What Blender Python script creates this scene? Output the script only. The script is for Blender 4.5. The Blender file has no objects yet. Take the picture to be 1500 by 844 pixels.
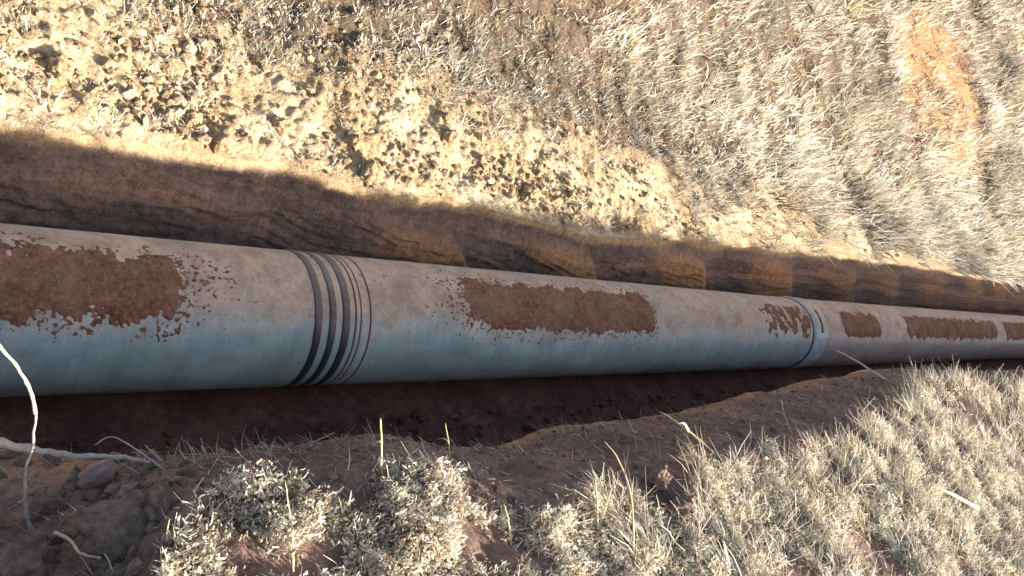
import bpy, bmesh, math, random
import numpy as np
from mathutils import Matrix, Vector

SC = bpy.context.scene
COL = SC.collection
R = math.radians

# ------------------------------------------------------------------ camera
cd = bpy.data.cameras.new('camera')
cam = bpy.data.objects.new('camera', cd)
COL.objects.link(cam)
cd.sensor_width = 36.0
cd.lens = 1150.0 / 1500.0 * 36.0
cd.clip_start = 0.02
cd.clip_end = 400.0
right = (0.71572404, -0.42649396, 0.55302984)
up = (-0.05328572, 0.7562144, 0.6521506)
back = (-0.69634742, -0.49622846, 0.51851479)
cpos = (0.0, -2.05001, 2.44311)
cam.matrix_world = Matrix(((right[0], up[0], back[0], cpos[0]),
                           (right[1], up[1], back[1], cpos[1]),
                           (right[2], up[2], back[2], cpos[2]),
                           (0, 0, 0, 1)))
SC.camera = cam

# ------------------------------------------------------------------ light
SUN_EL = R(15.4)
SUN_AZ = R(-38.0)            # light travels from +Y turned this far towards +X
w = bpy.data.worlds.new('World'); SC.world = w; w.use_nodes = True
nt = w.node_tree
bg = nt.nodes['Background']
sky = nt.nodes.new('ShaderNodeTexSky')
sky.sky_type = 'NISHITA'; sky.sun_disc = False
sky.sun_elevation = SUN_EL
sky.sun_rotation = R(180.0) + SUN_AZ
sky.dust_density = 2.6; sky.ozone_density = 0.7
nt.links.new(sky.outputs[0], bg.inputs[0])
bg.inputs[1].default_value = 0.102
sd = bpy.data.lights.new('sun', 'SUN'); sd.energy = 5.0; sd.angle = R(0.5)
sd.color = (1.0, 0.92, 0.81)
sun = bpy.data.objects.new('sun', sd); COL.objects.link(sun)
ldir = Vector((math.sin(SUN_AZ) * math.cos(SUN_EL), math.cos(SUN_AZ) * math.cos(SUN_EL), -math.sin(SUN_EL)))
sun.rotation_euler = ldir.to_track_quat('-Z', 'Y').to_euler()
sun.location = (0, -6, 8)
vs = SC.view_settings
vs.view_transform = 'Standard'; vs.look = 'None'; vs.gamma = 1.0
vs.use_curve_mapping = False
vs.exposure = 1.55

# ------------------------------------------------------------------ noise
rng = np.random.default_rng(7)
PERM = rng.permutation(256); PERM = np.concatenate([PERM, PERM, PERM])
GR = rng.normal(size=(256, 3)); GR /= np.linalg.norm(GR, axis=1)[:, None]

def perlin(x, y, z=0.0):
    x, y, z = np.broadcast_arrays(np.asarray(x, float), np.asarray(y, float), np.asarray(z, float))
    xi = np.floor(x).astype(int); yi = np.floor(y).astype(int); zi = np.floor(z).astype(int)
    xf, yf, zf = x - xi, y - yi, z - zi
    u = xf**3 * (xf * (xf * 6 - 15) + 10); v = yf**3 * (yf * (yf * 6 - 15) + 10); ww = zf**3 * (zf * (zf * 6 - 15) + 10)
    r = 0.0
    for a in (0, 1):
        for b in (0, 1):
            for c in (0, 1):
                h = PERM[PERM[PERM[(xi + a) & 255] + ((yi + b) & 255)] + ((zi + c) & 255)]
                g = GR[h]
                d = g[..., 0] * (xf - a) + g[..., 1] * (yf - b) + g[..., 2] * (zf - c)
                r = r + d * (u if a else 1 - u) * (v if b else 1 - v) * (ww if c else 1 - ww)
    return r * 1.5

def fbm(x, y, z=0.0, f=1.0, o=4, g=0.5):
    r = 0.0; a = 1.0
    for k in range(o):
        r = r + a * perlin(np.asarray(x) * f + 17.3 * k, np.asarray(y) * f - 9.1 * k, np.asarray(z) * f + 3.7 * k)
        a *= g; f *= 2.03
    return r

def ss(a, b, x):
    t = np.clip((np.asarray(x, float) - a) / (b - a), 0, 1)
    return t * t * (3 - 2 * t)

# ------------------------------------------------------------------ terrain shape
def base(x):
    return 0.028 * np.maximum(np.asarray(x, float) - 6.3, 0)

def shift(x):                        # the trench follows the bend of the pipeline
    return -0.0164 * np.maximum(np.asarray(x, float) - 6.3, 0)

LIP = np.array([(-6, -1.0), (-1, -.92), (.45, -.885), (.75, -.955), (.93, -.952), (1.13, -.95), (1.42, -.936), (1.66, -1.01), (1.9, -1.035), (2.29, -.98),
                (2.73, -.968), (3.26, -.962), (4.0, -.885), (4.95, -.82), (6.2, -.765), (7.6, -.85), (9.8, -.87), (20, -.8), (80, -.8)])
CREST = np.array([(-6, -1.75), (-1, -1.72), (.30, -1.70), (.50, -1.56), (.60, -1.34), (.70, -1.22), (.93, -1.22), (1.33, -1.24), (1.68, -1.36), (2.15, -1.40),
                  (2.63, -1.37), (3.18, -1.36), (3.7, -1.42), (4.77, -1.26), (5.56, -1.13), (7.2, -1.25), (20, -1.25), (80, -1.25)])
FAR = np.array([(-6, .70), (0, .68), (.64, .672), (1.0, .69), (1.42, .71), (1.86, .735), (2.21, .65), (3.02, .675), (3.9, .56), (5.13, .68), (7.05, .80), (9.9, .90), (12.5, .92), (16.5, 1.0), (80, 1.2)])
def ylip(x): return np.interp(x, LIP[:, 0], LIP[:, 1]) + shift(x) + .018 * fbm(x, 3.1, f=3.0, o=3)
def ycrest(x): return np.interp(x, CREST[:, 0], CREST[:, 1]) + shift(x) - .05 + .03 * fbm(x, 7.7, f=2.5, o=3)
def yfar(x): return np.interp(x, FAR[:, 0], FAR[:, 1]) + shift(x) + .025 * fbm(x, 11.3, f=2.2, o=5, g=.6)
ZC, ZL, ZF, ZW = .93, .55, -.303, .27

def hnear(x, y):
    """height of the near bank at (x, y), y up to the lip"""
    x = np.asarray(x, float); y = np.asarray(y, float)
    yc, yl = ycrest(x), ylip(x)
    s = np.clip((y - yc) / (yl - yc), 0, 1.05)
    hol = 1 - ss(.45, .75, x)                    # hollow in the bank at the left
    z = ZC + (ZL - ZC) * (s ** 1.25) - .03 * ss(.8, 1.0, s)
    z = z + hol * .10 * ss(.15, 0., s)
    z = z + .035 * fbm(x, y, f=2.2, o=3) + .012 * fbm(x, y, 5.0, f=9, o=3) + .006 * np.abs(fbm(x, y, 9.0, f=26, o=2))
    z = z + .022 * ss(.35, .5, fbm(x, y * .5, 44.0, f=3.4, o=2) + .25) * ss(.25, .0, np.abs(s - .0)) * ss(-.35, -.1, y - yc)
    z = z - hol * .05 * ss(.25, .7, s) * ss(1., .7, s)
    z = z + .05 * ss(-2.2, -6, y) * fbm(x, y, 2.0, f=.5, o=2)
    return z + base(x)

def hfar(x, y):
    x = np.asarray(x, float); y = np.asarray(y, float)
    wv = np.maximum(y - yfar(x), 0)
    z = ZW + .34 * wv + .30 * np.maximum(wv - .7, 0) * ss(.5, 2.2, wv)
    z = z - .64 * np.maximum(wv - 16, 0) * ss(16, 22, wv)
    z = z + np.minimum(wv * .6, 1) * (.10 * fbm(x, y, f=.9, o=3))
    cl = ss(0, .06, wv)
    z = z + ss(.5, 1.1, wv) * .035 * fbm(x * .8, y, 14.0, f=5.5, o=2)
    z = z + cl * (.026 * fbm(x, y, 3.0, f=6, o=3) + .030 * np.abs(fbm(x, y, 8.0, f=14, o=4)) * (1 - .6 * ss(3, 6, x)))
    return z + base(x)

def grow(a, b, d, k):
    v = [a]
    while v[-1] < b:
        v.append(v[-1] + d); d *= k
    return np.array(v)
XS = np.concatenate([-(grow(0, 5.0, .02, 1.07)[::-1])[:-1], np.arange(0, 4.6, .0125), grow(4.6, 75, .0125, 1.028)])
NX = len(XS)

def link(name, me, mat=None, parent=None):
    o = bpy.data.objects.new(name, me)
    COL.objects.link(o)
    if mat: me.materials.append(mat)
    if parent: o.parent = parent
    return o

def tag(o, label=None, cat=None, group=None, kind=None):
    if label: o['label'] = label
    if cat: o['category'] = cat
    if group: o['group'] = group
    if kind: o['kind'] = kind
    return o

def mesh_np(name, V, F, smooth=True, color=None):
    """V (n,3), F (m,k) one polygon size"""
    me = bpy.data.meshes.new(name)
    n, m, k = len(V), len(F), F.shape[1]
    me.vertices.add(n); me.vertices.foreach_set('co', np.ascontiguousarray(V, np.float32).ravel())
    me.loops.add(m * k); me.loops.foreach_set('vertex_index', np.ascontiguousarray(F, np.int32).ravel())
    me.polygons.add(m)
    me.polygons.foreach_set('loop_start', np.arange(0, m * k, k, dtype=np.int32))
    me.polygons.foreach_set('use_smooth', np.full(m, smooth))
    if color is not None:
        at = me.color_attributes.new('tint', 'FLOAT_COLOR', 'POINT')
        c4 = np.ones((n, 4), np.float32); c4[:, :3] = color
        at.data.foreach_set('color', c4.ravel())
    me.update(); me.validate()
    return me

def grid_mesh(name, P, color=None):
    """P (rows, cols, 3)"""
    r, c = P.shape[:2]
    i = np.arange(r * c).reshape(r, c)
    F = np.stack([i[:-1, :-1], i[:-1, 1:], i[1:, 1:], i[1:, :-1]], -1).reshape(-1, 4)
    return mesh_np(name, P.reshape(-1, 3), F, True, None if color is None else color.reshape(-1, 3))

# ------------------------------------------------------------------ materials
def mat_new(name):
    m = bpy.data.materials.new(name); m.use_nodes = True
    return m, m.node_tree.nodes, m.node_tree.links, m.node_tree.nodes['Principled BSDF']

def noise(n, l, scale, detail=4, rough=.6, vec=None):
    t = n.new('ShaderNodeTexNoise'); t.inputs['Scale'].default_value = scale
    t.inputs['Detail'].default_value = detail; t.inputs['Roughness'].default_value = rough
    if vec: l.new(vec, t.inputs['Vector'])
    return t

def ramp(n, l, src, stops):
    r = n.new('ShaderNodeValToRGB'); l.new(src, r.inputs[0])
    e = r.color_ramp.elements
    while len(e) < len(stops): e.new(.5)
    for q, (p, c) in zip(e, stops):
        q.position = p; q.color = (c[0], c[1], c[2], 1) if not isinstance(c, float) else (c, c, c, 1)
    return r

def mixc(n, l, a, b, fac, mode='MIX'):
    m = n.new('ShaderNodeMix'); m.data_type = 'RGBA'; m.blend_type = mode
    for s, v in ((m.inputs[0], fac), (m.inputs[6], a), (m.inputs[7], b)):
        if hasattr(v, 'is_output'): l.new(v, s)
        else: s.default_value = v if not isinstance(v, tuple) else (*v, 1)
    return m.outputs[2]

def soil_mat(name, bump=.6, fine=70, dist=.012):
    m, n, l, b = mat_new(name)
    a = n.new('ShaderNodeVertexColor'); a.layer_name = 'tint'
    g = n.new('ShaderNodeNewGeometry')
    n1 = noise(n, l, 22, 6, .65, g.outputs['Position'])
    n2 = noise(n, l, fine, 5, .7, g.outputs['Position'])
    r1 = ramp(n, l, n1.outputs[0], [(.3, .62), (.7, 1.3)])
    r2 = ramp(n, l, n2.outputs[0], [(.3, .68), (.7, 1.28)])
    c = mixc(n, l, a.outputs[0], r1.outputs[0], 1.0, 'MULTIPLY')
    c = mixc(n, l, c, r2.outputs[0], 1.0, 'MULTIPLY')
    l.new(c, b.inputs['Base Color'])
    b.inputs['Roughness'].default_value = .95
    b.inputs['Specular IOR Level'].default_value = .15
    add = n.new('ShaderNodeMath'); add.operation = 'ADD'
    l.new(n1.outputs[0], add.inputs[0]); l.new(n2.outputs[0], add.inputs[1])
    bp = n.new('ShaderNodeBump'); bp.inputs['Strength'].default_value = bump; bp.inputs['Distance'].default_value = dist
    l.new(add.outputs[0], bp.inputs['Height']); l.new(bp.outputs[0], b.inputs['Normal'])
    return m

M_SOIL = soil_mat('bare_soil')
M_WALL = soil_mat('cut_clay', .8, 75, .014)
M_FAR = soil_mat('dry_soil', .9, 55, .02)

def plant_mat(name, transl=.25):
    m, n, l, b = mat_new(name)
    a = n.new('ShaderNodeVertexColor'); a.layer_name = 'tint'
    l.new(a.outputs[0], b.inputs['Base Color'])
    b.inputs['Roughness'].default_value = .7; b.inputs['Specular IOR Level'].default_value = .25
    t = n.new('ShaderNodeBsdfTranslucent'); l.new(a.outputs[0], t.inputs[0])
    mx = n.new('ShaderNodeMixShader'); mx.inputs[0].default_value = transl
    out = n['Material Output']
    l.new(b.outputs[0], mx.inputs[1]); l.new(t.outputs[0], mx.inputs[2]); l.new(mx.outputs[0], out.inputs[0])
    return m
M_GRASS = plant_mat('dry_grass_blade')

def simple_mat(name, col, rough=.8, var=.3, scale=30, bump=.3, dist=.004, spec=.2):
    m, n, l, b = mat_new(name)
    tc = n.new('ShaderNodeTexCoord')
    n1 = noise(n, l, scale, 5, .65, tc.outputs['Object'])
    r1 = ramp(n, l, n1.outputs[0], [(.28, tuple(c * (1 - var) for c in col)), (.72, tuple(min(1, c * (1 + var)) for c in col))])
    l.new(r1.outputs[0], b.inputs['Base Color'])
    b.inputs['Roughness'].default_value = rough; b.inputs['Specular IOR Level'].default_value = spec
    bp = n.new('ShaderNodeBump'); bp.inputs['Strength'].default_value = bump; bp.inputs['Distance'].default_value = dist
    l.new(n1.outputs[0], bp.inputs['Height']); l.new(bp.outputs[0], b.inputs['Normal'])
    return m

# ------------------------------------------------------------------ the ground in strips that share their edges
def lerp(a, b, t): return a + (b - a) * t
def C3(*c): return np.array(c)

X1 = XS[None, :]
yl, yc, yf = ylip(XS), ycrest(XS), yfar(XS)

# near bank: from behind the camera to the lip
tail = -grow(2.7, 40, .05, 1.10)[::-1]
nr = 150
u = np.linspace(0, 1, nr)[1:, None]
Y = np.concatenate([np.repeat(tail[:, None], NX, 1), lerp(-2.7, yl[None, :], u)], 0)
XX = np.repeat(X1, len(Y), 0)
Z = hnear(XX, Y)
cn = fbm(XX, Y, 1.0, f=3.0, o=4)[..., None]
s = np.clip((Y - yc) / (yl - yc), 0, 1)[..., None]
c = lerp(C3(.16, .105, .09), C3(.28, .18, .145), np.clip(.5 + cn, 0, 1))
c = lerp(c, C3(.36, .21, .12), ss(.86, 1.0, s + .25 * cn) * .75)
near_lip = np.stack([XX[-1], Y[-1], Z[-1]], -1)
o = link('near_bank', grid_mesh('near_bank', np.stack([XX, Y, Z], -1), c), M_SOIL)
tag(o, 'purplish brown earth bank with dry grass along the near trench edge', 'bank', kind='structure')

# near trench wall, undercut a little
u = np.linspace(0, 1, 50)[:, None]
zb = (ZF + base(XS))[None, :]
Zw = lerp(near_lip[None, :, 2], zb, u)
prof = -.05 * np.sin(np.clip(u * 1.3, 0, 1) * np.pi) + .10 * u
Yw = near_lip[None, :, 1] + prof + (np.sin(u * np.pi) * .03) * fbm(np.repeat(X1, 50, 0), Zw, f=4, o=4)
Pn = np.stack([np.repeat(X1, 50, 0), Yw, Zw], -1)
cn = fbm(Pn[..., 0], Pn[..., 2], 4.0, f=4, o=4)[..., None]
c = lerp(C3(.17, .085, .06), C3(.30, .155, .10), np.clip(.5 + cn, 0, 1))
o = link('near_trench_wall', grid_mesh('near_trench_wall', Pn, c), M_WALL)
tag(o, 'dark undercut trench wall below the near bank', 'trench wall', kind='structure')

# far trench wall with the bites of the excavator bucket
EDGE = np.array([-2.2, -.9, .45, 1.85, 3.145, 4.32, 5.83, 7.44, 8.9, 10.16, 11.77, 13.2, 14.6, 16, 17.5, 19, 20.4, 22, 23.5, 25, 80])
wr = 110
v = np.linspace(0, 1, wr)[:, None]
top = np.stack([XS, yf, hfar(XS, yf)], -1)
Zf = lerp(ZF + base(XS)[None, :], top[None, :, 2], v)
XW = np.repeat(X1, wr, 0)
zl = Zf - base(XW)
# each bite swells out and breaks back at a slanting edge
slant = 1.1 * (zl + .1) * ss(1.5, 3.0, XW)
xe = XW + slant + .02 * fbm(XW, zl, f=5, o=2)
k = np.clip(np.searchsorted(EDGE, xe) - 1, 0, len(EDGE) - 2)
ph = np.clip((xe - EDGE[k]) / (EDGE[k + 1] - EDGE[k]), 0, 1)
saw = ss(.15, .80, ph) * (1 - ss(.965, 1.0, ph))
bite_h = .03 + .09 * ss(2.6, 4.4, XW) + .04 * perlin(k * 3.3 + .5, 2.0) + .08 * np.sin(np.clip(ph, 0, 1) * np.pi)
low = ss(bite_h + .05, bite_h - .05, zl)
amp = ss(1.6, 3.0, XW)
Yf_ = top[None, :, 1] - .17 * (1 - v) ** 1.1 - (.075 * amp * (1 - .5 * ss(8, 12, XW))) * low * saw * ss(0.0, .1, v) \
    - .012 * low * ss(0.99, .9, v) - .02 * ss(.06, .0, np.abs(zl - bite_h)) * 0 \
    + .0045 * low * np.sin((zl * 1.0 + .22 * (xe - EDGE[k])) * 120) * np.sin(v * np.pi) * ss(-.3, .5, fbm(XW, zl, 33.0, f=3, o=2)) \
    + np.sin(v * np.pi) * (.018 * fbm(XW * .6, zl * 3, 2.0, f=4, o=4) + .008 * fbm(XW, zl, 6.0, f=16, o=3))
Pf = np.stack([XW, Yf_, Zf], -1)
cn = fbm(XW * .5, zl * 2.2, 7.0, f=3.0, o=4)[..., None]
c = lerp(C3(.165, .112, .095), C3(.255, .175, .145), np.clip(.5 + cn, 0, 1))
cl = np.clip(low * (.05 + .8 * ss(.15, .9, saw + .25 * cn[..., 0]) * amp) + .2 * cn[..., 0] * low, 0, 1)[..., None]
c = lerp(c, C3(.50, .25, .115), cl * .95 * (1 - .55 * ss(6.8, 8.5, XW))[..., None])  # orange subsoil, with reflected light painted into the swelling faces
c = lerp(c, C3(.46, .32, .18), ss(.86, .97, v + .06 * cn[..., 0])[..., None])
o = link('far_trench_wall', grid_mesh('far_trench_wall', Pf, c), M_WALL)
tag(o, 'shaded orange and brown clay trench wall with scooped bites behind the pipe', 'trench wall', kind='structure')

# floor
fr = 60
u = np.linspace(0, 1, fr)[:, None]
Yfl = lerp(Pn[-1][None, :, 1], Pf[0][None, :, 1], u)
XF = np.repeat(X1, fr, 0)
e = np.sin(u * np.pi)
Zfl = ZF + base(XF) + np.minimum(e, .6) * .02 * fbm(XF, Yfl, f=5, o=4) - .006 * e
cn = fbm(XF, Yfl, 4.0, f=4, o=4)[..., None]
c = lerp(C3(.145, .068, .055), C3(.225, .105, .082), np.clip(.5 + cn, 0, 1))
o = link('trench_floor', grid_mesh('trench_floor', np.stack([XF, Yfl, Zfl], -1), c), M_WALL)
tag(o, 'dark reddish trench floor under the pipe', 'trench floor', kind='structure')

# far bank
wv = grow(0, 45, .0085, 1.02)
XB = np.repeat(X1, len(wv), 0)
YB = yf[None, :] + wv[:, None]
ZB = hfar(XB, YB)

def grass_far(x, wv_):
    """0 bare .. 1 grown over"""
    x = np.asarray(x, float)
    edge = np.interp(x, [-5, .6, 1.5, 2.5, 4, 6, 8, 12, 80], [.42, .45, .62, .70, .74, .58, .40, .22, .10])
    n_ = fbm(x, wv_, 6.0, f=1.6, o=3)
    g = ss(edge - .22, edge + .28, np.asarray(wv_) + .35 * n_)
    # a bare orange scar far right on the slope
    d = np.hypot((x - 12.8) / 1.9, (np.asarray(wv_) - 2.45) / 1.0)
    return g * (1 - .6 * ss(1.15, .65, d + .35 * n_)), ss(1.25, .7, d + .35 * n_)
G, scar = grass_far(XB, wv[:, None])
cn = fbm(XB, YB, 4.0, f=2.5, o=4)[..., None]
c = lerp(C3(.46, .325, .185), C3(.63, .49, .32), np.clip(.5 + cn, 0, 1))
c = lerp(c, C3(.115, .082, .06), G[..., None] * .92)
c = lerp(c, C3(.40, .225, .115), scar[..., None])
o = link('far_bank', grid_mesh('far_bank', np.stack([XB, YB, ZB], -1), c), M_FAR)
tag(o, 'sunlit yellowish earth slope rising behind the trench', 'slope', kind='structure')

# ------------------------------------------------------------------ the pipeline
PR = .30
XJ = 6.30
def pipe_mat(name, coat, dust, dustlo, dusthi):
    m, n, l, b = mat_new(name)
    g = n.new('ShaderNodeNewGeometry'); tc = n.new('ShaderNodeTexCoord')
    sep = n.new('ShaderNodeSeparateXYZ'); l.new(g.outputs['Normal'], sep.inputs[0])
    mp = n.new('ShaderNodeMapping'); mp.inputs['Scale'].default_value = (14, 2.0, 2.0); l.new(tc.outputs['Object'], mp.inputs[0])
    streak = noise(n, l, 2.2, 6, .65, mp.outputs[0])
    big = noise(n, l, 2.3, 5, .6, tc.outputs['Object'])
    fine = noise(n, l, 60, 4, .7, tc.outputs['Object'])
    spk = noise(n, l, 34, 3, .6, tc.outputs['Object'])
    def mth(op, a, b_=None):
        q = n.new('ShaderNodeMath'); q.operation = op
        for s_, v_ in zip(q.inputs, (a, b_)):
            if v_ is None: continue
            if hasattr(v_, 'is_output'): l.new(v_, s_)
            else: s_.default_value = v_
        return q.outputs[0]
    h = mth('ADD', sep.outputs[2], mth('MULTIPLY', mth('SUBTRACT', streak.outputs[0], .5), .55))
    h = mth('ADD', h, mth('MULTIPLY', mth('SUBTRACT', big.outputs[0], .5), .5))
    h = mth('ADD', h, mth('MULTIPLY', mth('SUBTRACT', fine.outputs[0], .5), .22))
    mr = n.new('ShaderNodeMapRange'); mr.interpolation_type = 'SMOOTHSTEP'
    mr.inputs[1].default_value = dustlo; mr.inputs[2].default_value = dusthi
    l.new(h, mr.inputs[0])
    coat_r = ramp(n, l, big.outputs[0], [(.3, tuple(q * .82 for q in coat)), (.7, tuple(q * 1.15 for q in coat))])
    st_r = ramp(n, l, streak.outputs[0], [(.3, .84), (.7, 1.12)])
    cc = mixc(n, l, coat_r.outputs[0], st_r.outputs[0], 1.0, 'MULTIPLY')
    f_r = ramp(n, l, fine.outputs[0], [(.3, .8), (.7, 1.15)])
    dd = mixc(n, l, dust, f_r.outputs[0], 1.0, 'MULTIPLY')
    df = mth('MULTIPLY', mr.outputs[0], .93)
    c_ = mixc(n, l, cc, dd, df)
    # broad brown stains and pale scuffs
    sm = noise(n, l, 5.5, 6, .7, tc.outputs['Object'])
    smr = ramp(n, l, sm.outputs[0], [(.46, 0.0), (.72, 1.0)])
    zn = n.new('ShaderNodeMapRange'); zn.inputs[1].default_value = .30; zn.inputs[2].default_value = .75; l.new(h, zn.inputs[0])
    c_ = mixc(n, l, c_, (.27, .16, .115), mth('MULTIPLY', mth('MULTIPLY', smr.outputs[0], zn.outputs[0]), .62))
    mp2 = n.new('ShaderNodeMapping'); mp2.inputs['Scale'].default_value = (3, 26, 26); l.new(tc.outputs['Object'], mp2.inputs[0])
    sc = noise(n, l, 2.0, 5, .7, mp2.outputs[0])
    scr = ramp(n, l, sc.outputs[0], [(.66, 0.0), (.73, 1.0)])
    c_ = mixc(n, l, c_, (.50, .52, .50), mth('MULTIPLY', scr.outputs[0], .35))
    gr = noise(n, l, 9, 7, .75, tc.outputs['Object'])
    grr = ramp(n, l, gr.outputs[0], [(.32, .74), (.68, 1.2)])
    c_ = mixc(n, l, c_, grr.outputs[0], 1.0, 'MULTIPLY')
    # little splashes of mud where the dust begins
    zone = n.new('ShaderNodeMapRange'); zone.inputs[1].default_value = .35; zone.inputs[2].default_value = .9
    l.new(h, zone.inputs[0])
    sp = ramp(n, l, spk.outputs[0], [(.64, 0.0), (.70, 1.0)])
    spf = mth('MULTIPLY', sp.outputs[0], mth('MULTIPLY', zone.outputs[0], .75))
    c_ = mixc(n, l, c_, (.16, .09, .07), spf)
    l.new(c_, b.inputs['Base Color'])
    rr = mth('ADD', mth('MULTIPLY', df, .4), .42)
    l.new(rr, b.inputs['Roughness'])
    b.inputs['Specular IOR Level'].default_value = .4
    bp = n.new('ShaderNodeBump'); bp.inputs['Strength'].default_value = .25; bp.inputs['Distance'].default_value = .003
    l.new(fine.outputs[0], bp.inputs['Height']); l.new(bp.outputs[0], b.inputs['Normal'])
    return m
M_PIPE = pipe_mat('blue_grey_coating', (.35, .465, .485), (.60, .40, .28), .46, 1.0)  # dust on both lengths, tinted orange-pink with bounce light painted in
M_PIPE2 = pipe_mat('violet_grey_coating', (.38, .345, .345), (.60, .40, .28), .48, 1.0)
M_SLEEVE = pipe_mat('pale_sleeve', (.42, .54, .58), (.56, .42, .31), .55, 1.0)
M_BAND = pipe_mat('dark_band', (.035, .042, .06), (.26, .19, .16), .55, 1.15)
M_LINE = simple_mat('red_line', (.16, .06, .065), .7, .4, 60, .2, .001)

pipeline = bpy.data.objects.new('pipeline', None); COL.objects.link(pipeline)
pipeline.location = (0, 0, -.30)
tag(pipeline, 'long dusty blue-grey steel pipe lying along the bottom of the trench', 'pipe')

def axis(x):
    """centre of the pipe"""
    d = np.maximum(np.asarray(x, float) - XJ, 0)
    return np.stack([np.asarray(x, float), -.0164 * d, .028 * d], -1)

def tube(name, xs, rad, mat, seg=128, a0=0.0, a1=2 * math.pi, wob=0.0):
    """lathe along the pipe axis; xs, rad arrays"""
    xs = np.asarray(xs, float); rad = np.broadcast_to(np.asarray(rad, float), xs.shape)
    A = axis(xs)
    an = np.linspace(a0, a1, seg, endpoint=False)
    rr = rad[:, None] + wob * fbm(xs[:, None], np.cos(an)[None] * 2, np.sin(an)[None] * 2, f=2.0, o=2)
    P = np.empty((len(xs), seg, 3))
    P[..., 0] = xs[:, None]
    P[..., 1] = A[:, 1, None] - np.sin(an)[None] * rr
    P[..., 2] = A[:, 2, None] + np.cos(an)[None] * rr
    i = np.arange(len(xs) * seg).reshape(len(xs), seg)
    j = np.roll(i, -1, 1)
    F = np.stack([i[:-1], i[1:], j[1:], j[:-1]], -1).reshape(-1, 4)
    P = P.reshape(-1, 3) + C3(0, 0, .30)            # local to the pipeline's base
    return link(name, mesh_np(name, P, F, True), mat, pipeline)

tube('pipe_length', np.concatenate([np.linspace(-6, 0, 20), np.linspace(.1, XJ - .02, 120)]), PR, M_PIPE, wob=.0012)
# weld collar and sleeve between the two lengths
tube('sealing_ring', XJ + np.array([-.040, -.038, -.028, -.018, -.012, -.010]), np.array([.297, .303, .306, .306, .303, .297]), M_BAND)
sx = np.linspace(-.012, .24, 24)
tube('joint_sleeve', XJ + sx, .297 + .010 * ss(-.012, .01, sx) * ss(.24, .20, sx) + .005 * np.exp(-((sx - .03) / .03) ** 2), M_SLEEVE, wob=.004)
o = tube('pipe_length', np.concatenate([np.linspace(XJ + .20, 14, 90), np.linspace(14.3, 70, 60)]), PR, M_PIPE2, wob=.002)
o['label'] = 'violet-grey length of pipe beyond the pale joint sleeve'
for x0, wd in ((1.698, .036), (1.766, .034), (1.832, .038)):
    q = np.linspace(0, math.pi, 9)
    tube('dark_band', x0 - np.cos(q) * wd / 2, .2985 + .0075 * np.sin(q) ** .6, M_BAND)
for x0, wd in ((1.880, .012), (1.906, .009), (1.955, .012)):
    q = np.linspace(0, math.pi, 5)
    tube('thin_ring', x0 - np.cos(q) * wd / 2, .2990 + .0026 * np.sin(q), M_LINE)

# crusts of brown mud stuck to the upper side
M_MUD, n_, l_, b_ = mat_new('mud_crust_uneven')
tc_ = n_.new('ShaderNodeTexCoord')
na_ = noise(n_, l_, 60, 5, .7, tc_.outputs['Object']); nb_ = noise(n_, l_, 5, 5, .65, tc_.outputs['Object']); nc_ = noise(n_, l_, 18, 5, .7, tc_.outputs['Object'])
ra_ = ramp(n_, l_, na_.outputs[0], [(.28, (.115, .053, .034)), (.72, (.39, .19, .12))])
rb_ = ramp(n_, l_, nb_.outputs[0], [(.42, 0.0), (.75, .55)])
rc_ = ramp(n_, l_, nc_.outputs[0], [(.3, .72), (.7, 1.22)])
l_.new(mixc(n_, l_, mixc(n_, l_, ra_.outputs[0], (.42, .27, .19), rb_.outputs[0]), rc_.outputs[0], 1.0, 'MULTIPLY'), b_.inputs['Base Color'])
b_.inputs['Roughness'].default_value = .97; b_.inputs['Specular IOR Level'].default_value = .05
bp_ = n_.new('ShaderNodeBump'); bp_.inputs['Strength'].default_value = 1.0; bp_.inputs['Distance'].default_value = .010
l_.new(na_.outputs[0], bp_.inputs['Height']); l_.new(bp_.outputs[0], b_.inputs['Normal'])
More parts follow.
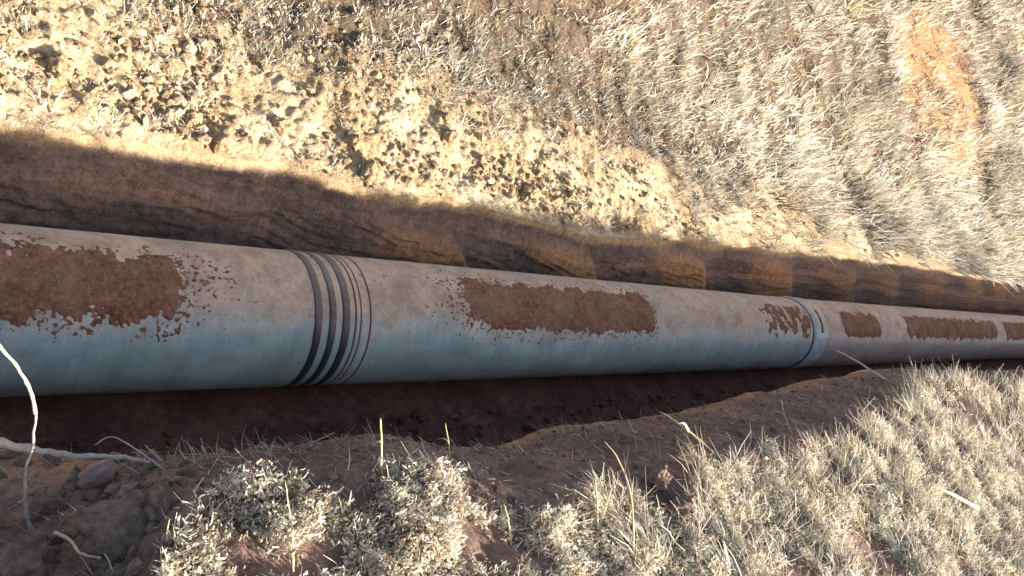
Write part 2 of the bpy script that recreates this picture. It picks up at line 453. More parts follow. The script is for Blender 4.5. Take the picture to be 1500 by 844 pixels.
def crust(name, x0, x1, a0, a1, th=.009, rag=1.0, seed=0, splat=0.0, dens=.006, label=None):
    nx = int((x1 - x0 + .5) / dens); na = int((a1 - a0 + 30) * math.pi / 180 * PR / dens)
    xs = np.linspace(x0 - .25, x1 + .25, nx); an = np.radians(np.linspace(a0 - 15, a1 + 15, na))
    Xg, Ag = np.meshgrid(xs, an, indexing='ij')
    s_ = Ag * PR
    dx = np.minimum(Xg - x0, x1 - Xg); da = np.minimum(Ag - R(a0), R(a1) - Ag) * PR
    rc = .075
    dd = np.where((dx < rc) & (da < rc), rc - np.hypot(rc - np.minimum(dx, rc), rc - np.minimum(da, rc)), np.minimum(dx, da))
    n1 = fbm(Xg, s_, seed, f=9, o=2); n2 = fbm(Xg, s_, seed + 3.3, f=42, o=3); n3 = fbm(Xg, s_, seed + 7.1, f=24, o=2)
    n4 = fbm(Xg, s_, seed + 1.1, f=75, o=2)
    d_ = dd + rag * (.034 * n1 + .014 * n2 + .013 * n4)
    hgt = ss(-.012, .035, d_) * (th * .75 + .003 * n2 + .003 * n1) - .0025 + .0018 * n4 * ss(.05, 0., d_)
    if splat:
        fall = np.exp(-np.maximum(-dd, 0) / splat)
        hgt = np.maximum(hgt, (n4 * .9 + .45 * n2 + .3 * n3 - lerp(.95, .22, fall)) * .007 - .0004)
    hgt = np.maximum(hgt, -.012)
    A = axis(xs)
    rr = PR + hgt
    P = np.stack([Xg, A[:, 1, None] - np.sin(Ag) * rr, A[:, 2, None] + np.cos(Ag) * rr + .30], -1)
    r_, c_ = P.shape[:2]
    i = np.arange(r_ * c_).reshape(r_, c_)
    keep = hgt > -.003
    kf = keep[:-1, :-1] | keep[1:, :-1] | keep[1:, 1:] | keep[:-1, 1:]
    F = np.stack([i[:-1, :-1], i[1:, :-1], i[1:, 1:], i[:-1, 1:]], -1)[kf]
    used, inv = np.unique(F.ravel(), return_inverse=True)
    me = mesh_np(name, P.reshape(-1, 3)[used], inv.reshape(-1, 4), True)
    o = link(name, me, M_MUD, pipeline)
    if label: o['label'] = label
    return o
crust('mud_crust', -.9, 1.16, -6, 45, .010, 1.2, 1.0, .16,.005, label='brown mud crust with ragged edges at the near end of the pipe')
crust('mud_crust', 2.52, 4.08, -7, 46, .010, 1.0, 5.0, .13, .006, label='long brown mud crust between the dark bands and the joint')
def splashes(name, x0, x1, a0, a1, seed, flip=False, cover=.22, label='thin reddish mud splashes just before the joint', f=15, fade=.45):
    """a patch that is only half covered"""
    nx = int((x1 - x0) / .006); na = int((a1 - a0) * math.pi / 180 * PR / .006)
    xs = np.linspace(x0, x1, nx); an = np.radians(np.linspace(a0, a1, na))
    Xg, Ag = np.meshgrid(xs, an, indexing='ij'); s_ = Ag * PR
    u_ = (Xg - x0) / (x1 - x0); v_ = (np.degrees(Ag) - a0) / (a1 - a0)
    u_ = 1 - u_ if flip else u_
    m_ = ss(0, fade, u_) * ss(1.0, .96, u_) * ss(0, .12, v_) * ss(1, .55, v_)
    n1 = fbm(Xg * .8, s_, seed, f=f, o=4, g=.6)
    hgt = (n1 + lerp(-.95, cover, m_)) * .012
    hgt = np.clip(hgt, -.01, .008)
    A = axis(xs); rr = PR + hgt - .0005
    P = np.stack([Xg, A[:, 1, None] - np.sin(Ag) * rr, A[:, 2, None] + np.cos(Ag) * rr + .30], -1)
    r_, c_ = P.shape[:2]; i = np.arange(r_ * c_).reshape(r_, c_)
    keep = hgt > -.002
    kf = keep[:-1, :-1] | keep[1:, :-1] | keep[1:, 1:] | keep[:-1, 1:]
    F = np.stack([i[:-1, :-1], i[1:, :-1], i[1:, 1:], i[:-1, 1:]], -1)[kf]
    used, inv = np.unique(F.ravel(), return_inverse=True)
    o = link(name, mesh_np(name, P.reshape(-1, 3)[used], inv.reshape(-1, 4), True), M_MUD, pipeline)
    o['label'] = label; o['kind'] = 'stuff'
splashes('mud_splash', 5.25, XJ - .045, -12, 62, 2.0)
splashes('mud_splash', 1.12, 1.66, -12, 58, 4.0, True, -.22, 'sparse mud specks between the near crust and the dark bands', 60, .95)
splashes('mud_splash', 2.02, 2.56, -14, 60, 6.0, False, -.18, 'sparse mud specks just before the long crust', 60, .95)
crust('mud_crust', 6.84, 7.60, 0, 46, .012, .8, 9.0, .05, .010)
crust('mud_crust', 8.22, 11.0, 0, 46, .012, .9, 13.0, .05, .014)
crust('mud_crust', 11.3, 15.5, 0, 46, .012, .9, 17.0, 0, .02)
crust('mud_crust', 16.2, 24, 0, 46, .012, .9, 21.0, 0, .04)

# torn flap of the sleeve wrap: dark slot
tube('wrap_edge', XJ + .12 + np.array([-.014, -.012, .012, .014]), np.array([.300, .3125, .3125, .300]), M_BAND, 26, R(0), R(40))

# ------------------------------------------------------------------ plants
def blades(P, D, L, W, bend, tone, tip=.15, seg=2):
    """P base points, D unit growth direction, L length, W width, bend sideways vector (n,3) already scaled"""
    n_ = len(P)
    side = np.cross(D, rng.normal(size=(n_, 3))); side /= np.linalg.norm(side, axis=1)[:, None] + 1e-9
    L = L[:, None]; W = W[:, None]
    p0 = P; p1 = P + D * L * .55 + bend * .35; p2 = P + D * L + bend
    V = np.stack([p0 - side * W * .5, p0 + side * W * .5, p1 + side * W * .42, p1 - side * W * .42,
                  p2 + side * W * tip, p2 - side * W * tip], 1)
    b = (np.arange(n_) * 6)[:, None]
    F = np.stack([b + np.array([[0, 1, 2, 3]]), b + np.array([[3, 2, 4, 5]])], 1).reshape(-1, 4)
    return V.reshape(-1, 3), F, np.repeat(tone, 6, 0)

def merge(parts):
    V, F, T, o_ = [], [], [], 0
    for v_, f_, t_ in parts:
        V.append(v_); F.append(f_ + o_); T.append(t_); o_ += len(v_)
    return np.concatenate(V), np.concatenate(F), np.concatenate(T)

def unit(a): return a / (np.linalg.norm(a, axis=1)[:, None] + 1e-9)

PALE, STRAW, GREY, DARK = C3(.78, .72, .60), C3(.66, .55, .39), C3(.52, .48, .425), C3(.19, .14, .11)
def tones(n_, wts):
    k_ = rng.choice(4, n_, p=wts)
    c_ = np.stack([PALE, STRAW, GREY, DARK])[k_]
    return np.clip(c_ * rng.uniform(.75, 1.2, (n_, 1)), 0, .85)

HOLES = np.array([(1.38, -1.52, .10), (3.25, -1.96, .20), (1.45, -1.36, .07), (1.95, -1.45, .05), (5.6, -1.45, .25), (1.06, -1.31, .04), (2.20, -1.49, .13), (2.6, -1.9, .12), (.74, -1.42, .045)])
def near_density(x, y):
    """where dry plants cover the near bank"""
    yc_ = ycrest(x)
    n_ = fbm(x, y, 12.0, f=3.6, o=4, g=.6)
    d_ = (yc_ - .05 + .13 * n_ + .11 * ss(3.0, 5.0, x)) - y
    g_ = ss(-.05, .05, d_)
    hole = ss(-.30, -.55, n_)                     # bare dark hollows
    for hx_, hy_, hr_ in HOLES:
        hole = np.maximum(hole, ss(1.25, .6, np.hypot((x - hx_) / 1.4, y - hy_) / hr_ + .5 * n_))
    left = ss(.50, .66, x - .25 * (y + 1.3) + .12 * n_)
    return g_ * (1 - .97 * hole) * left

parts = []
# leafy dry herbs: many short curled leaflets in little heads
def near_sample(n_, x0, x1, y0):
    x = x0 + (x1 - x0) * rng.random(n_) ** 1.5
    yt = ycrest(x) + .35
    y = yt + (y0 - yt) * rng.random(n_) ** 1.15
    k_ = rng.random(n_) < near_density(x, y)
    k_ &= y < ylip(x) - .03
    return x[k_], y[k_]
x, y = near_sample(80000, .30, 5.5, -2.4)
n_h = len(x)
hh = .006 + .065 * np.clip(.35 + fbm(x, y, 20., f=9, o=2), 0, 1.2) * rng.random(n_h)
hx, hy, hz = x, y, hnear(x, y) + hh
lf = 5
px = np.repeat(np.stack([hx, hy, hz], -1), lf, 0) + rng.normal(size=(n_h * lf, 3)) * C3(.006, .006, .004)
D = unit(rng.normal(size=(n_h * lf, 3)) + C3(0, -.2, .7))
L = rng.uniform(.005, .014, n_h * lf); W = rng.uniform(.0028, .0065, n_h * lf)
parts.append(blades(px, D, L, W, rng.normal(size=(n_h * lf, 3)) * .004, np.repeat(np.clip(tones(n_h, [.62, .22, .10, .06]) * np.clip(1.0 + .75 * fbm(x, y, 91., f=4, o=3), .62, 1.2)[:, None], 0, .85), lf, 0), tip=.32))
# stems of those heads
Ps = np.stack([hx, hy, hz - hh - .01], -1)
parts.append(blades(Ps, unit(C3(0, 0, 1) + rng.normal(size=(n_h, 3)) * .2), hh + .01, np.full(n_h, .0022), rng.normal(size=(n_h, 3)) * .003, tones(n_h, [.2, .3, .3, .2]), tip=.4))
V, F, T = merge(parts)
o = link('dry_herbs', mesh_np('dry_herbs', V, F, False, T), M_GRASS)
tag(o, 'pale dry low herbs covering the near bank', 'dry herbs', kind='stuff')

# grass blades on the near bank, longer and leaning into the trench to the right
parts = []
x, y = near_sample(60000, .45, 14, -3.0)
n_b = len(x)
t_ = ss(1.5, 3.2, x)
lean = C3(-.35, .55, 0)[None] * (.2 + .9 * t_[:, None]) + rng.normal(size=(n_b, 3)) * C3(.35, .35, .1)
D = unit(C3(0, 0, 1) + lean)
L = rng.uniform(.02, .06, n_b) + t_ * rng.uniform(0, .10, n_b)
W = rng.uniform(.002, .0042, n_b) * (1 + .35 * ss(3, 9, x))
parts.append(blades(np.stack([x, y, hnear(x, y) - .004], -1), D, L, W, rng.normal(size=(n_b, 3)) * L[:, None] * .3 - C3(0, 0, .22) * L[:, None], tones(n_b, [.5, .3, .14, .06])))
# tufts of long blades leaning over the trench at the right
q_ = 520
tx = 1.9 + 5.5 * rng.random(q_) ** 1.3; ty = ycrest(tx) - .02 - .75 * rng.random(q_) ** 1.4 + .10 * ss(3.0, 5.0, tx)
kk = rng.random(q_) < near_density(tx, ty); tx, ty = tx[kk], ty[kk]; q_ = len(tx)
nb_ = 22
cx_ = np.repeat(tx, nb_) + rng.normal(size=q_ * nb_) * .018; cy_ = np.repeat(ty, nb_) + rng.normal(size=q_ * nb_) * .018
ln = np.repeat(np.stack([rng.normal(-.75, .3, q_), rng.normal(.75, .3, q_), 0 * tx], -1), nb_, 0) + rng.normal(size=(q_ * nb_, 3)) * C3(.28, .28, .15)
D = unit(C3(0, 0, 1) + ln)
L = rng.uniform(.07, .19, q_ * nb_); W = rng.uniform(.002, .0038, q_ * nb_)
parts.append(blades(np.stack([cx_, cy_, hnear(cx_, cy_) - .004], -1), D, L, W, rng.normal(size=(q_ * nb_, 3)) * L[:, None] * .15 - C3(0, 0, .3) * L[:, None], np.repeat(tones(q_, [.55, .33, .08, .04]), nb_, 0)))
# thin litter lying on the bare shoulder
m_ = 8000
x = .2 + 9 * rng.random(m_) ** 1.6; y = lerp(ycrest(x) - .1, ylip(x) - .02, rng.random(m_))
k_ = rng.random(m_) < .25 + .75 * ss(-.1, .5, fbm(x, y, 31., f=5, o=2)); x, y = x[k_], y[k_]; m_ = len(x)
a_ = np.where(rng.random(m_) < .5, rng.normal(2.3, .7, m_), rng.uniform(0, 6.28, m_))
D = unit(np.stack([np.cos(a_), np.sin(a_), rng.uniform(-.7, .12, m_)], -1))
parts.append(blades(np.stack([x, y, hnear(x, y) + .004], -1), D, rng.uniform(.015, .07, m_), rng.uniform(.0012, .0025, m_), rng.normal(size=(m_, 3)) * .016, tones(m_, [.15, .25, .4, .2])))
V, F, T = merge(parts)
o = link('near_grass', mesh_np('near_grass', V, F, False, T), M_GRASS)
tag(o, 'dry straw-coloured grass growing along the near trench edge', 'grass', kind='stuff')

# the far slope
parts = []
NC = 33000
x = np.exp(rng.uniform(math.log(.55), math.log(40), NC)) - .6 + rng.normal(size=NC) * .1
wq = np.exp(rng.uniform(math.log(.14), math.log(14), NC)) - .12
x = np.where(rng.random(NC) < .07, rng.uniform(-3.0, .3, NC), x)
g_, sc_ = grass_far(x, wq)
patch = fbm(x, yfar(x) + wq, 40., f=2.2, o=3)
k_ = (rng.random(NC) < (g_ * .97 + .03) * (1 - .5 * ss(.15, .5, patch))) & (wq > .01)
x, wq, patch = x[k_], wq[k_], patch[k_]; NC = len(x)
ct = tones(NC, [.62, .13, .13, .12])
cr = rng.uniform(.6, 1.5, NC) * np.clip(np.hypot(x, wq + 3) / 4.5, .8, 3.2)
NB = 15
x = np.repeat(x, NB); wq = np.repeat(wq, NB); cr = np.repeat(cr, NB)
n_b = len(x)
off = rng.normal(size=(n_b, 3)) * C3(.020, .020, 0) * cr[:, None]
x = x + off[:, 0]; wq = np.maximum(wq + off[:, 1], .004)
y = yfar(x) + wq
t_ = ss(3, 9, x)
lay = fbm(x, y, 50., f=.7, o=2)
lean = np.stack([.10 + .9 * t_ * lay + .25 * t_, -.30 - .55 * t_ * ss(1.2, .2, wq), 0 * x], -1) + off * 14 / cr[:, None] + rng.normal(size=(n_b, 3)) * C3(.28, .28, .1)
D = unit(C3(0, 0, 1) + lean)
hv = np.clip(.95 + 1.0 * fbm(x, y, 71., f=1.1, o=3), .6, 1.9)
L = rng.uniform(.025, .075, n_b) * (.8 + .5 * t_) * cr ** .8 * hv; W = rng.uniform(.0034, .0066, n_b) * cr
tn = np.repeat(ct, NB, 0) * rng.uniform(.8, 1.15, (n_b, 1)) * np.clip(.95 + .5 * fbm(x, y, 81., f=.8, o=3), .55, 1.15)[:, None]
parts.append(blades(np.stack([x, y, hfar(x, y) - .005], -1), D, L, W, rng.normal(size=(n_b, 3)) * L[:, None] * .3 - C3(0, 0, .2) * L[:, None], np.clip(tn, 0, .85)))
V, F, T = merge(parts)
o = link('slope_grass', mesh_np('slope_grass', V, F, False, T), M_GRASS)
tag(o, 'pale dry grass covering the sunlit slope behind the trench', 'grass', kind='stuff')

# ------------------------------------------------------------------ crumbs and clods
def ico(sub):
    bm = bmesh.new(); bmesh.ops.create_icosphere(bm, subdivisions=sub, radius=1.0)
    V = np.array([v_.co[:] for v_ in bm.verts]); F = np.array([[q.index for q in f_.verts] for f_ in bm.faces]); bm.free()
    return V, F
IV, IF = ico(1)
def crumbs(name, x, y, z, size, tone, mat):
    n_ = len(x)
    S = size[:, None, None] * rng.uniform(.6, 1.25, (n_, 1, 3)) * C3(1, 1, .8)
    J = 1 + .30 * rng.normal(size=(n_, len(IV), 1)).clip(-1.2, 1.2)
    V = IV[None] * J * S
    a_ = rng.uniform(0, 6.28, n_); ca, sa = np.cos(a_)[:, None], np.sin(a_)[:, None]
    V = np.stack([V[..., 0] * ca - V[..., 1] * sa, V[..., 0] * sa + V[..., 1] * ca, V[..., 2]], -1)
    V += np.stack([x, y, z], -1)[:, None]
    F = (IF[None] + (np.arange(n_) * len(IV))[:, None, None]).reshape(-1, 3)
    return link(name, mesh_np(name, V.reshape(-1, 3), F, False, np.repeat(tone, len(IV), 0)), mat)
m_ = 16000
x = np.exp(rng.uniform(math.log(.6), math.log(14), m_)) - .4; wq = np.abs(rng.normal(0, .55, m_)) + .01
x = np.where(rng.random(m_) < .12, rng.uniform(-3.0, .3, m_), x)
cl_ = np.clip(.55 + 1.1 * fbm(x, wq, 60., f=1.8, o=3), .05, 1) * (ss(0.02, .12, wq) * .9 + .1) * (1 - .7 * ss(3.5, 7, x))
k_ = rng.random(m_) < cl_
x, wq = x[k_], wq[k_]; y = yfar(x) + wq; n_ = len(x)
size = .003 + .024 * rng.random(n_) ** 4 + .010 * ss(.1, .6, fbm(x, wq, 60., f=1.8, o=3)) * rng.random(n_)
tone = lerp(C3(.28, .18, .10), C3(.62, .49, .33), rng.random((n_, 1)))
o = crumbs('soil_crumbs', x, y, hfar(x, y) + size * .25, size, tone, M_FAR)
tag(o, 'crumbled yellow soil strewn over the sunlit edge of the slope', 'soil crumbs', kind='stuff')
m_ = 4200
x = .05 + 8 * rng.random(m_) ** 2.2; x = np.where(rng.random(m_) < .22, rng.uniform(-2.5, .3, m_), x); y = lerp(ycrest(x) - .05, ylip(x) - .015, rng.random(m_)); size = .003 + (.012 + .014 * ss(.9, .5, x)) * rng.random(m_) ** 3.5
o = crumbs('bank_crumbs', x, y, hnear(x, y) + size * .2, size, lerp(C3(.15, .11, .085), C3(.30, .21, .16), rng.random((m_, 1))), M_SOIL)
tag(o, 'small brown soil crumbs on the shaded shoulder of the near bank', 'soil crumbs', kind='stuff')

SV, SF = ico(4)
M_STONE = simple_mat('violet_stone', (.30, .215, .19), .85, .25, 14, .35, .006)
M_CLOD = simple_mat('brown_clod', (.22, .155, .12), .95, .5, 45, 1.0, .02)
M_SUNCLOD = simple_mat('yellow_clod', (.40, .28, .165), .95, .5, 40, 1.0, .02)
def stone(name, loc, size, rot, seed, mat, label, cat, group=None, facet=.5, rough=.10, lump=0.0):
    V = SV.copy()
    rs = np.random.default_rng(seed)
    for q in range(14):                              # cut flat faces
        nn = rs.normal(size=3); nn /= np.linalg.norm(nn); h_ = rs.uniform(.62, .95)
        d_ = V @ nn - h_
        V -= np.where(d_ > 0, d_, 0)[:, None] * nn * (facet + .4)
    V *= (1 + rough * fbm(V[:, 0], V[:, 1], V[:, 2] + seed, f=2.2, o=4))[:, None]
    if mat is not M_STONE:
        V *= (1 + .34 * fbm(V[:, 0], V[:, 1], V[:, 2] - seed, f=1.7, o=5, g=.62))[:, None]
    me = mesh_np(name, V * np.array(size), SF, True)
    o = link(name, me, mat)
    o.location = loc; o.rotation_euler = rot
    return tag(o, label, cat, group)

def N(x, y, dz=0.0): return (x, y, float(hnear(x, y)) + dz)
def FB(x, w_, dz=0.0):
    y_ = float(yfar(x)) + w_
    return (x, y_, float(hfar(x, y_)) + dz)

m_ = 2600
x = -1 + 11 * rng.random(m_) ** 1.3; a_ = rng.random(m_) ** .7
y = lerp(-.30, ylip(x) + .10, 1 - a_ * .9) + shift(x); size = .003 + .020 * rng.random(m_) ** 5
o = crumbs('fallen_soil', x, y, ZF + base(x) + .004 + size * .2, size, lerp(C3(.12, .06, .045), C3(.30, .15, .10), rng.random((m_, 1))), M_SOIL)
tag(o, 'fallen reddish soil crumbs on the dark trench floor before the pipe', 'soil crumbs', kind='stuff')

# ------------------------------------------------------------------ stalks, twigs, roots
M_STRAW = simple_mat('straw_stalk', (.56, .45, .29), .6, .2, 80, .2, .001)
M_TWIG = simple_mat('grey_twig', (.42, .36, .32), .8, .3, 60, .4, .002)
M_WHITE = simple_mat('bleached_and_sunlit_twig', (.58, .51, .41), .6, .12, 60, .2, .001)
def stick(name, pts, r0, r1, mat, label, cat, group=None, parent=None, seg=8, sub=6):
    P = np.array(pts, float)
    # Catmull-Rom
    if len(P) > 2:
        E = np.vstack([2 * P[0] - P[1], P, 2 * P[-1] - P[-2]]); Q = []
        for i in range(1, len(E) - 2):
            for t in np.linspace(0, 1, sub, endpoint=False):
                a, b, c_, d_ = E[i - 1], E[i], E[i + 1], E[i + 2]
                Q.append(.5 * (2 * b + (c_ - a) * t + (2 * a - 5 * b + 4 * c_ - d_) * t * t + (3 * b - a - 3 * c_ + d_) * t ** 3))
        Q.append(P[-1]); P = np.array(Q)
    else:
        P = lerp(P[0][None], P[1][None], np.linspace(0, 1, 8)[:, None])
        P[1:-1] += rng.normal(size=(6, 3)) * np.linalg.norm(P[-1] - P[0]) * .006
    org = P[0].copy(); P = P - org
    tg = np.gradient(P, axis=0); tg = unit(tg)
    ref = C3(.3, -.2, .93) if abs(tg[:, 2]).mean() < .8 else C3(1, 0, 0)
    s1 = unit(np.cross(tg, ref)); s2 = np.cross(tg, s1)
    n_ = len(P); rad = np.linspace(r0, r1 * .7, n_) * (1 + .14 * rng.normal(size=n_).clip(-1.2, 1.2))
    P = P + rng.normal(size=P.shape) * .22 * r0 * np.linspace(0, 1, n_)[:, None]
    an = np.linspace(0, 2 * math.pi, seg, endpoint=False)
    V = P[:, None] + rad[:, None, None] * (np.cos(an)[None, :, None] * s1[:, None] + np.sin(an)[None, :, None] * s2[:, None])
    i = np.arange(n_ * seg).reshape(n_, seg); j = np.roll(i, -1, 1)
    F = np.stack([i[:-1], j[:-1], j[1:], i[1:]], -1).reshape(-1, 4).tolist()
    F += [i[0][::-1].tolist(), i[-1].tolist()]
    me = bpy.data.meshes.new(name); me.from_pydata(V.reshape(-1, 3).tolist(), [], F); me.update()
    me.polygons.foreach_set('use_smooth', np.ones(len(me.polygons), bool))
    o = link(name, me, mat, parent)
    if parent: o.location = Vector(org) - parent.location
    else: o.location = org
    if cat: tag(o, label, cat, group)
    length = np.linalg.norm(P[-1] - P[0])
    if name in ('dry_stalk', 'seed_stalk') and length > .07:
        for fr_ in ((.28, .55) if length > .12 else (.4,)):       # a withered leaf at each node
            i0 = int(fr_ * (n_ - 1)); ax = tg[i0]
            sd = np.cross(ax, unit(rng.normal(size=(1, 3)))[0]); sd /= np.linalg.norm(sd) + 1e-9
            tt = np.linspace(0, 1, 7)[:, None]; ll = length * rng.uniform(.22, .4)
            cen = P[i0] + ax * ll * tt * .75 + sd * ll * .7 * tt ** 1.5 - C3(0, 0, .5) * ll * tt ** 3
            wd = np.cross(ax, sd)[None] * (r0 * 1.1 * (1 - tt ** 2) + .0003)
            LV = np.concatenate([cen - wd, cen + wd]); LF = [[q, q + 1, q + 8, q + 7] for q in range(6)]
            lm = bpy.data.meshes.new('leaf'); lm.from_pydata(LV.tolist(), [], LF); lm.update()
            link('leaf', lm, mat, o)
    if name == 'seed_stalk':
        hv_, hf_ = [], []
        for q in range(26):
            b0 = P[-1] - tg[-1] * length * .35 * rng.random() + rng.normal(size=3) * r0 * .6
            hv_.append(IV * C3(.0022, .0022, .0045) * rng.uniform(.8, 1.5) + b0); hf_.append(IF + q * len(IV))
        link('seed_head', mesh_np('seed_head', np.concatenate(hv_), np.concatenate(hf_), True), mat, o)
    return o
#THINGS
stick('dry_stalk', [(1.165, -1.285, 0.926), (1.136, -1.244, 1.014), (1.110, -1.211, 1.078)], 0.0035, 0.0028, M_STRAW, 'straight pale stalk standing upright over the dark trench near the dark pipe bands', 'stalk')
stick('dry_stalk', [(1.515, -1.209, 0.799), (1.493, -1.171, 0.853), (1.468, -1.133, 0.899)], 0.0025, 0.0016, M_STRAW, 'short thin stalk rising from the small tuft at the trench lip', 'stalk')
stick('twig', [(1.122, -1.050, 0.690), (1.166, -1.047, 0.720), (1.207, -1.045, 0.750)], 0.0028, 0.0016, M_TWIG, 'short twig lying on the lip left of the straight stalk', 'twig')
stick('dry_stalk', [(5.353, -1.004, 0.742), (5.291, -0.843, 0.702), (5.210, -0.686, 0.653)], 0.009, 0.006, M_WHITE, 'thick bleached stalk jutting over the trench in front of the violet-grey pipe', 'stalk')
stick('dry_stalk', [(2.682, -1.404, 0.911), (2.534, -1.286, 0.946), (2.414, -1.195, 0.959)], 0.006, 0.0025, M_STRAW, 'long straw stalk leaning left over the bare trench lip', 'stalk')
stick('dry_stalk', [(1.898, -1.682, 0.916), (1.849, -1.534, 1.069), (1.803, -1.435, 1.130), (1.767, -1.379, 1.145)], 0.003, 0.0016, M_STRAW, 'tall bent stalk with a drooping tip beside the brown clods', 'stalk')
stick('stick', [(4.490, -1.925, 0.968), (4.203, -1.775, 0.974), (4.147, -1.617, 0.855)], 0.011, 0.005, M_WHITE, 'thick pale stick lying in the grass at the right', 'stick')
stick('seed_stalk', [(4.324, -1.515, 0.921), (4.171, -1.371, 0.947), (4.040, -1.254, 0.948)], 0.007, 0.002, M_STRAW, 'thin seed stalk leaning over the shaded shoulder below the joint', 'stalk')
stick('dry_stalk', [(1.825, -1.590, 0.889), (1.803, -1.515, 0.972), (1.776, -1.446, 1.044)], 0.004, 0.0025, M_STRAW, 'upright stalk in the grass left of the bent stalk', 'stalk')
stick('dry_stalk', [(1.855, -1.545, 0.899), (1.843, -1.504, 0.980), (1.834, -1.477, 1.044)], 0.0035, 0.002, M_STRAW, 'stalk slanting to the right out of the foot of the upright stalk', 'stalk')
stick('dry_stalk', [(1.499, -1.532, 0.899), (1.480, -1.481, 0.950), (1.462, -1.442, 0.982)], 0.0035, 0.002, M_STRAW, 'short stalk standing beside the dark hollow in the grass', 'stalk')
stick('twig', [(0.696, -1.143, 0.817), (0.650, -1.096, 0.825), (0.598, -1.055, 0.830), (0.563, -1.062, 0.813)], 0.0022, 0.0012, M_TWIG, 'thin arched twig above the stone at the end of the root', 'twig')
stick('twig', [(0.738, -1.066, 0.720), (0.720, -1.044, 0.725), (0.702, -1.023, 0.731)], 0.0024, 0.0016, M_STRAW, 'short straight twig where the grey root ends', 'twig')
stick('dry_stalk', [(0.836, -1.113, 0.743), (0.811, -1.092, 0.791), (0.791, -1.076, 0.830)], 0.0022, 0.0012, M_TWIG, 'small grey stalk on the lip between the root and the bright herbs', 'stalk')
stick('dry_stalk', [(0.861, -1.486, 0.923), (0.825, -1.438, 1.033), (0.773, -1.384, 1.154)], 0.003, 0.0016, M_STRAW, 'pale stalk rising through the bright herbs at the left', 'stalk')
stick('dry_stalk', [(1.493, -1.319, 0.891), (1.481, -1.295, 0.901), (1.467, -1.271, 0.917)], 0.003, 0.0015, M_TWIG, 'tiny grey stalk just right of the small tuft', 'stalk')
stick('dry_stalk', [(3.403, -1.348, 0.872), (3.381, -1.255, 0.909), (3.363, -1.189, 0.950)], 0.003, 0.0016, M_TWIG, 'thin grey stalk standing on the bare shoulder', 'stalk')
stick('root', [(-0.028, -1.203, 0.624), (0.152, -1.103, 0.613), (0.312, -1.043, 0.852), (0.387, -1.043, 0.820), (0.469, -1.047, 0.779), (0.565, -1.059, 0.765), (0.653, -1.071, 0.754), (0.717, -1.092, 0.743)], 0.014, 0.006, M_TWIG, 'thick grey root lying along the lip at the far left', 'root')
stem = stick('thin_stem', [(0.468, -1.221, 0.691), (0.436, -1.183, 0.747), (0.420, -1.134, 0.828), (0.424, -1.098, 0.897), (0.420, -1.063, 0.956)], 0.004, 0.0035, M_TWIG, 'thin grey stem rising from the hollow in front of the root', 'stem')
stick('sunlit_shoot', [(0.420, -1.065, 0.954), (0.403, -1.052, 1.008), (0.378, -1.034, 1.052), (0.337, -1.014, 1.106), (0.297, -1.009, 1.153)], 0.0042, 0.0034, M_WHITE, None, None, parent=stem)  # top of the same stem, its sunlight painted as a paler colour
stick('twig', [(0.481, -1.223, 0.748), (0.495, -1.265, 0.788), (0.498, -1.314, 0.826), (0.515, -1.350, 0.874)], 0.0042, 0.003, M_WHITE, 'bright bleached crooked twig on the clod at the lower left', 'twig')
stick('twig', [(0.529, -1.189, 0.752), (0.525, -1.243, 0.799), (0.535, -1.276, 0.839), (0.527, -1.325, 0.862), (0.524, -1.396, 0.903)], 0.0035, 0.002, M_TWIG, 'crooked grey twig on the big clod right of the bleached twig', 'twig')
stone('stone', (0.603, -1.066, 0.693), (0.05, 0.034, 0.04), (0.3, 0.2, 0.6), 3, M_STONE, 'smooth violet-brown stone below the grey root', 'stone')
stone('soil_clod', (0.572, -1.298, 0.858), (0.105, 0.075, 0.05), (0.2, 0.1, 0.2), 4, M_CLOD, 'broad brown clod under the crooked twigs', 'clod')
stone('soil_clod', (0.402, -1.300, 0.777), (0.07, 0.06, 0.04), (0.1, 0.2, 1.0), 5, M_CLOD, 'rounded brown clod in the bottom left corner', 'clod')
stone('soil_clod', (0.499, -1.121, 0.668), (0.035, 0.03, 0.026), (0.2, 0.1, 0.9), 31, M_CLOD, 'small clod between the thin stem and the violet stone', 'clod')
stone('soil_clod', (0.646, -1.265, 0.883), (0.045, 0.035, 0.03), (0.2, 0.3, 0.9), 32, M_CLOD, 'crumbly clod at the left foot of the bright herbs', 'clod')
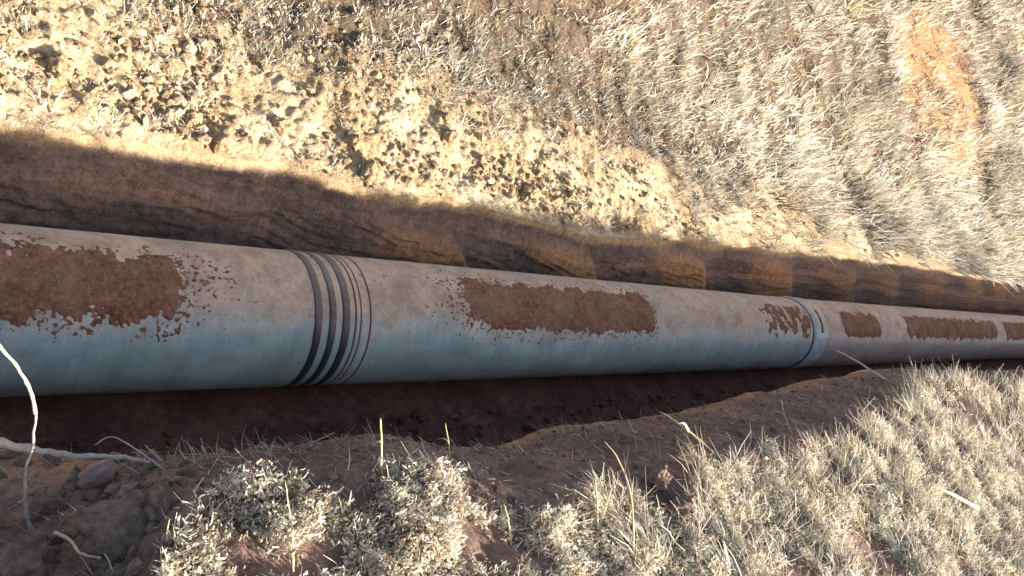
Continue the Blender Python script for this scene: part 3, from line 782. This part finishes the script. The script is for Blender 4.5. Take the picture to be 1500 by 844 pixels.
stone('soil_clod', (2.214, -1.556, 0.948), (0.045, 0.04, 0.065), (0.1, 0.3, 0.4), 6, M_CLOD, 'brown clod standing in the grass right of the bent stalk', 'clod')
stone('soil_clod', (2.207, -1.439, 0.938), (0.05, 0.045, 0.05), (0.2, 0.1, 0.9), 7, M_CLOD, 'flatter brown clod just behind the standing clod', 'clod')
stone('soil_clod', (0.853, 0.957, 0.380), (0.066, 0.056, 0.053), (0.1, 0.19, 4.77), 20, M_SUNCLOD, 'leftmost rough yellow clod high on the sunlit bare soil', 'clod')
stone('soil_clod', (1.316, 1.125, 0.406), (0.056, 0.048, 0.045), (0.35, 0.19, 5.53), 21, M_SUNCLOD, 'lone rough clod at the upper edge of the crumbled soil on the left', 'clod')
stone('soil_clod', (1.494, 0.785, 0.316), (0.07, 0.059, 0.056), (-0.38, -0.03, 5.66), 22, M_SUNCLOD, 'large rough clod sitting right on the shadow edge at the left', 'clod')
stone('soil_clod', (1.385, 0.864, 0.337), (0.043, 0.037, 0.035), (0.12, 0.32, 0.68), 23, M_SUNCLOD, 'small rough clod just above the large one on the shadow edge', 'clod')
stone('soil_clod', (1.819, 0.924, 0.358), (0.051, 0.043, 0.041), (-0.02, -0.2, 3.26), 24, M_SUNCLOD, 'rough yellow clod midway between the two clods on the shadow edge', 'clod')
stone('soil_clod', (2.270, 0.730, 0.320), (0.073, 0.062, 0.059), (0.06, -0.39, 1.3), 25, M_SUNCLOD, 'rough clod on the shadow edge above the thin pipe rings', 'clod')
stone('soil_clod', (2.215, 0.882, 0.374), (0.047, 0.04, 0.038), (-0.18, 0.33, 4.59), 26, M_SUNCLOD, 'smaller rough clod above the one over the thin rings', 'clod')
stone('soil_clod', (2.892, 1.049, 0.431), (0.066, 0.056, 0.053), (-0.27, 0.24, 0.83), 27, M_SUNCLOD, 'upright rough clod on the sunlit soil above the long mud crust', 'clod')
stone('soil_clod', (3.471, 0.789, 0.346), (0.063, 0.053, 0.05), (0.09, -0.3, 0.01), 28, M_SUNCLOD, 'rightmost rough yellow clod on the sunlit trench edge', 'clod')
